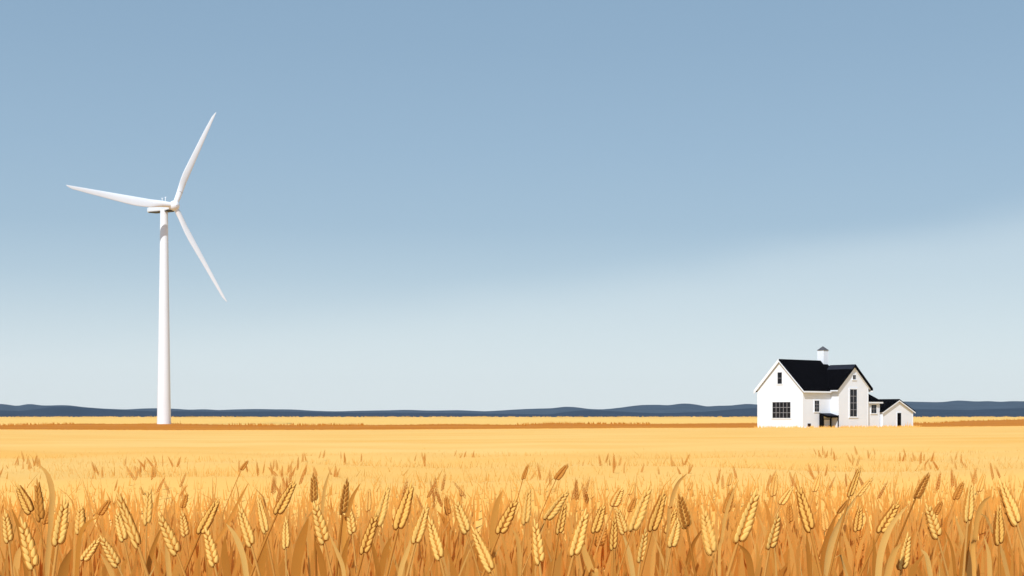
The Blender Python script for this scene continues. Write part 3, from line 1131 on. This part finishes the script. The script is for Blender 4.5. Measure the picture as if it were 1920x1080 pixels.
# the leaves drawn in the photograph grow from the plant standing nearest below them
for pts, tone, wpx in LEAF_LIST:
    bx_ = pts[-1][0]
    cand = sorted(plants, key=lambda p: abs((960 + F * p['root'].location.x / p['root'].location.y) - bx_) + (40 if p['e'][4] in ('soft', 'brown') else 0))
    p = cand[0]
    d = p['d'] + (-.03 if tone > .6 else .12)
    if pts[-1][1] < 1060:
        d = max(d, 3.4)
    tone = max(tone, .2)
    q = [at(x, y, d) for x, y in pts]
    foot = p['root'].location
    end = Vector((foot.x, foot.y, foot.z + .18))
    q.append(q[-1] + (q[-1] - q[-2]) * .9)
    q.append(q[-1].lerp(end, .35))
    q.append(q[-1].lerp(end, .5))
    q.append(end)
    yaw = rnd.uniform(-.35, .35)
    add_leaf(p['root'], q, wpx / F * d * 1.12, tone, Vector((math.cos(yaw), math.sin(yaw), 0)))

# ---------------------------------------------------------------- the crop behind: blades, straws and ears nobody could count
class Mass:
    def __init__(self):
        self.v, self.f, self.t, self.n = [], [], [], 0

    def add(self, V, quads, tone):
        """V: (plants, verts, 3); quads: (faces, 4) of one plant; tone: per plant"""
        n_, k_ = V.shape[:2]
        self.v.append(V.reshape(-1, 3))
        self.f.append((quads[None] + (np.arange(n_) * k_)[:, None, None] + self.n).reshape(-1, quads.shape[1]))
        self.t.append(np.repeat(tone, k_))
        self.n += n_ * k_

    def build(self, name, m):
        v = np.concatenate(self.v)
        f = np.concatenate(self.f)
        me = bpy.data.meshes.new(name)
        me.vertices.add(len(v))
        me.vertices.foreach_set('co', v.astype(np.float32).ravel())
        me.loops.add(f.size)
        me.loops.foreach_set('vertex_index', f.astype(np.int32).ravel())
        me.polygons.add(len(f))
        me.polygons.foreach_set('loop_start', (np.arange(len(f)) * f.shape[1]).astype(np.int32))
        me.polygons.foreach_set('use_smooth', np.ones(len(f), bool))
        me.update(calc_edges=True)
        tone_attr(me, np.concatenate(self.t))
        return obj(name, me, None, [m])


def blades(ms, n_, d0, d1, top0, top1, w0, w1, tone0, tone1, lean=.14, droop=.25, power=1.0):
    n_ = int(n_ * (1 + 1.2 / (.40 * (d0 + d1) / 2)))      # the crop goes on past both sides of the view
    d = np.sqrt(rng.uniform(d0 ** 2, d1 ** 2, n_))
    X = rng.uniform(-1, 1, n_) * (.40 * d + 1.2)
    cz = canopy(X, d)
    top = EYE + cz + top0 + (top1 - top0) * rng.random(n_) ** power
    # keep clear of the ears that stand in front
    col = 960 + F * X / d
    row = HOR - (top - EYE) / d * F
    keep = np.ones(n_, bool)
    for p in plants:
        tx, ty, bx_, by_, tn, wpx = p['e']
        keep &= ~((d < p['d'] + .05) & (np.abs(col - (tx + bx_) / 2) < abs(tx - bx_) / 2 + wpx * .6 + 5) & (row < by_ + 6))
        if tn in ('pale', 'lined'):      # nor in front of their straws
            keep &= ~((d < p['d'] + .03) & (np.abs(col - (960 + F * (p['root'].location.x + p['base'].x) / 2 / p['d'])) < 7))
    d, X, cz, top = d[keep], X[keep], cz[keep], top[keep]
    n_ = len(d)
    g0 = EYE + cz - .92
    K = 8
    t = np.linspace(0, 1, K)[None, :]
    h = (top - g0)[:, None]
    dr = (rng.random(n_) ** 2 * droop)[:, None]
    la = rng.uniform(0, 2 * np.pi, n_)
    lm = rng.uniform(.2, 1, n_) * lean * 2
    lx, ly = (np.cos(la) * lm)[:, None], (np.sin(la) * lm * .5)[:, None]
    peak = 1 / (1 + 0 * dr)
    cz_ = g0[:, None] + h * (t * (1 + dr) - dr * t ** 4) * peak
    cx = X[:, None] + lx * (t ** 2.4 - 1) * 1.0
    cy = d[:, None] + ly * (t ** 2.4)
    w = rng.uniform(w0, w1, n_)[:, None] * np.minimum(1, ((1 - t) * 2.2 + .02)) ** .75 * (.75 + .25 * np.minimum(1, t * 4))
    ya = rng.uniform(-.45, .45, n_)[:, None]
    wx, wy = np.cos(ya) * w / 2, np.sin(ya) * w / 2
    V = np.empty((n_, K * 2, 3))
    V[:, 0::2] = np.stack([cx - wx, cy - wy, cz_ + 0 * cx], -1)
    V[:, 1::2] = np.stack([cx + wx, cy + wy, cz_ + 0 * cx], -1)
    q = np.array([(2 * i, 2 * i + 1, 2 * i + 3, 2 * i + 2) for i in range(K - 1)])
    ms.add(V, q, rng.uniform(tone0, tone1, n_))


ms = Mass()
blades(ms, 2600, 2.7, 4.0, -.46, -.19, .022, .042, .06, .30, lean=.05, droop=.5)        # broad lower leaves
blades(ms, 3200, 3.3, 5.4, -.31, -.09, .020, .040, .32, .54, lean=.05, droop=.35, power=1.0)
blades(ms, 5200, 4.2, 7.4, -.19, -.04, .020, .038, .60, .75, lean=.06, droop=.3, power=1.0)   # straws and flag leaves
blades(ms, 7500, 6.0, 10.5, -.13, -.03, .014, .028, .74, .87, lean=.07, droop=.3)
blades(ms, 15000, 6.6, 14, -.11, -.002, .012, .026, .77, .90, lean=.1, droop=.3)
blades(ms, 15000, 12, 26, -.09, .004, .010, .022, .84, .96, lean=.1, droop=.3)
blades(ms, 420, 5, 14, -.08, .03, .006, .014, .66, .86, lean=.2, droop=.3)
blades(ms, 220, 3.4, 6, -.10, .06, .008, .016, .62, .85, lean=.12, droop=.4)             # taller straws
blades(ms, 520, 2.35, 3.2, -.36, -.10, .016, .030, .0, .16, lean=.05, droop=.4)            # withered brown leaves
blades(ms, 150, 2.4, 3.8, -.30, -.07, .009, .015, .82, 1.0, lean=.07, droop=.5)             # bleached leaves
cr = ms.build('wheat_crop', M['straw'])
tag(cr, 'dense orange mass of wheat leaves and straw behind the front ears', 'wheat crop', kind='stuff')

# smaller ears deeper in the crop
ms = Mass()
V, Fc, MI = ear_shape(6, 5, 5, 4, core=False)
tri = []
for q in Fc:
    tri.append(q if len(q) == 4 else (q[0], q[1], q[2], q[2]))
V = np.array(V)
tri3 = []
for q in Fc:
    tri3 += [(q[0], q[1], q[2])] + ([(q[0], q[2], q[3])] if len(q) == 4 else [])
tri3 = np.array(tri3)
n_ = 230
d = np.sqrt(rng.uniform(4.6 ** 2, 12 ** 2, n_))
X = rng.uniform(-.40, .40, n_) * d
# they stand in loose tufts
for k in range(n_):
    if k % 5:
        X[k] = X[k - k % 5] + rng.normal(0, .07)
        d[k] = d[k - k % 5] + rng.normal(0, .12)
L_ = rng.uniform(.06, .09, n_)
ww = L_ * rng.uniform(.11, .19, n_)
ln = rng.normal(0, .30, n_)
ya = rng.uniform(-1.2, 1.2, n_)
zb = EYE + canopy(X, d) + rng.uniform(-.07, -.01, n_)
vx = V[None, :, 0] * ww[:, None]
vy = V[None, :, 1] * ww[:, None]
vz = V[None, :, 2] * L_[:, None]
rx = vx * np.cos(ya)[:, None] - vy * np.sin(ya)[:, None]
ry = vx * np.sin(ya)[:, None] + vy * np.cos(ya)[:, None]
px_ = rx * np.cos(ln)[:, None] + vz * np.sin(ln)[:, None] + X[:, None]
pz_ = -rx * np.sin(ln)[:, None] + vz * np.cos(ln)[:, None] + zb[:, None]
py_ = ry + d[:, None]
tone = np.where(np.repeat(rng.random(n_ // 5), 5) < .6, rng.uniform(.74, .90, n_), rng.uniform(.92, 1.0, n_))
ms.add(np.stack([px_, py_, pz_], -1), tri3, tone)
ce = ms.build('wheat_ears_beyond', M['straw'])
tag(ce, 'small wheat ears poking out of the pale field beyond the front rows', 'wheat crop', kind='stuff')

# ---------------------------------------------------------------- sky and sun
SUN_EL, SUN_AZ = R(43), R(20)      # azimuth: how far left of straight behind the camera
to_sun = Vector((-math.sin(SUN_AZ) * math.cos(SUN_EL), -math.cos(SUN_AZ) * math.cos(SUN_EL), math.sin(SUN_EL)))
sl = bpy.data.lights.new('sun', 'SUN')
sl.energy = 4.2
sl.angle = R(0.5)
sl.color = (1.0, 0.985, 0.95)
so = bpy.data.objects.new('sun', sl)
C.objects.link(so)
so.rotation_euler = to_sun.to_track_quat('Z', 'Y').to_euler()
so.location = (0, -20, 60)

w = bpy.data.worlds.new('World')
bpy.context.scene.world = w
w.use_nodes = True
nt = w.node_tree
L = nt.links.new
bg = nt.nodes['Background']
sky = nt.nodes.new('ShaderNodeTexSky')
sky.sky_type = 'NISHITA'
sky.sun_disc = False
sky.sun_elevation = SUN_EL
sky.sun_rotation = math.atan2(to_sun.x, to_sun.y)
sky.air_density = 1.0
sky.dust_density = 0.6
sky.ozone_density = 1.5
bg.inputs['Strength'].default_value = 0.1
tc = nt.nodes.new('ShaderNodeTexCoord')
sep = nt.nodes.new('ShaderNodeSeparateXYZ')
L(tc.outputs['Generated'], sep.inputs[0])


def math_(op, a, b=None, c=None):
    n = nt.nodes.new('ShaderNodeMath')
    n.operation = op
    for i, v_ in enumerate((a, b, c)):
        if v_ is None:
            continue
        if isinstance(v_, (int, float)):
            n.inputs[i].default_value = v_
        else:
            L(v_, n.inputs[i])
    return n.outputs[0]


# thin high cloud: pale towards the horizon, its upper edge slanting up to the right
rp = nt.nodes.new('ShaderNodeValToRGB')
els = rp.color_ramp.elements
def s2l(*c):
    return tuple(((x / 255 + .055) / 1.055) ** 2.4 if x > 10 else x / 255 / 12.92 for x in c)
stops = [(0.0, s2l(226, 237, 242)), (.03, s2l(219, 232, 239)), (.06, s2l(204, 221, 231)), (.095, s2l(182, 205, 221)), (.13, s2l(165, 192, 213)), (.18, s2l(156, 185, 209)),
         (.25, s2l(146, 176, 202)), (.34, s2l(137, 168, 196)), (1.0, s2l(152, 168, 186))]
els[0].position, els[0].color = stops[0][0], (*stops[0][1], 1)
els[1].position, els[1].color = stops[-1][0], (*stops[-1][1], 1)
for p_, c_ in stops[1:-1]:
    e_ = els.new(p_)
    e_.color = (*c_, 1)
nz = nt.nodes.new('ShaderNodeTexNoise')
nz.inputs['Scale'].default_value = 5
nz.inputs['Detail'].default_value = 5
mp = nt.nodes.new('ShaderNodeMapping')
mp.inputs['Scale'].default_value = (1, 1, 3.0)
L(tc.outputs['Generated'], mp.inputs[0])
L(mp.outputs[0], nz.inputs['Vector'])
wob = math_('MULTIPLY', math_('SUBTRACT', nz.outputs['Fac'], .5), .030)
zz_ = math_('ADD', sep.outputs['Z'], wob)
L(sep.outputs['Z'], rp.inputs['Fac'])
line = math_('ADD', math_('MULTIPLY', sep.outputs['X'], .155), .097)
dd = math_('SUBTRACT', line, zz_)
mr = nt.nodes.new('ShaderNodeMapRange')
mr.interpolation_type = 'SMOOTHSTEP'
mr.inputs['From Min'].default_value = -.004
mr.inputs['From Max'].default_value = .040
L(dd, mr.inputs['Value'])
veil = math_('MULTIPLY', mr.outputs[0], .40)
mxv = nt.nodes.new('ShaderNodeMix')
mxv.data_type = 'RGBA'
L(veil, mxv.inputs['Factor'])
L(rp.outputs[0], mxv.inputs['A'])
mxv.inputs['B'].default_value = (*s2l(219, 232, 238), 1)
sc_ = nt.nodes.new('ShaderNodeVectorMath')
sc_.operation = 'SCALE'
sc_.inputs['Scale'].default_value = 10.0
L(mxv.outputs['Result'], sc_.inputs[0])
mx = nt.nodes.new('ShaderNodeMix')
mx.data_type = 'RGBA'
mx.inputs['Factor'].default_value = 0.88
L(sky.outputs[0], mx.inputs['A'])
L(sc_.outputs[0], mx.inputs['B'])
L(mx.outputs['Result'], bg.inputs['Color'])

# ---------------------------------------------------------------- the air
hm = bpy.data.materials.new('haze')
hm.use_nodes = True
hn = hm.node_tree
hn.nodes.clear()
ho = hn.nodes.new('ShaderNodeOutputMaterial')
hv_ = hn.nodes.new('ShaderNodeVolumePrincipled')
hv_.inputs['Color'].default_value = (.80, .88, 1.0, 1)
hv_.inputs['Density'].default_value = HAZE
hn.links.new(hv_.outputs[0], ho.inputs['Volume'])
mb = MB()
mb.box(-3300, 3300, -60, 5400, EYE - 8, EYE + 135)
hz_ = mb.build('haze', hm)
tag(hz_, 'thin blue haze over the plain', 'haze', kind='stuff')

# ---------------------------------------------------------------- camera and render settings
cam = bpy.data.cameras.new('camera')
cam.lens = 50
cam.sensor_width = 36
cam.shift_y = (HOR - 540) / 1920
cam.clip_start = 0.05
cam.clip_end = 20000
co = bpy.data.objects.new('camera', cam)
C.objects.link(co)
co.location = (0, 0, EYE)
co.rotation_euler = (R(90), 0, 0)
sc = bpy.context.scene
sc.camera = co
sc.view_settings.view_transform = 'Standard'
sc.view_settings.look = 'None'
sc.view_settings.exposure = 0.0
sc.view_settings.gamma = 1
sc.render.engine = 'CYCLES'
sc.cycles.use_denoising = True
sc.cycles.max_bounces = 8
sc.cycles.diffuse_bounces = 5
sc.cycles.use_adaptive_sampling = True
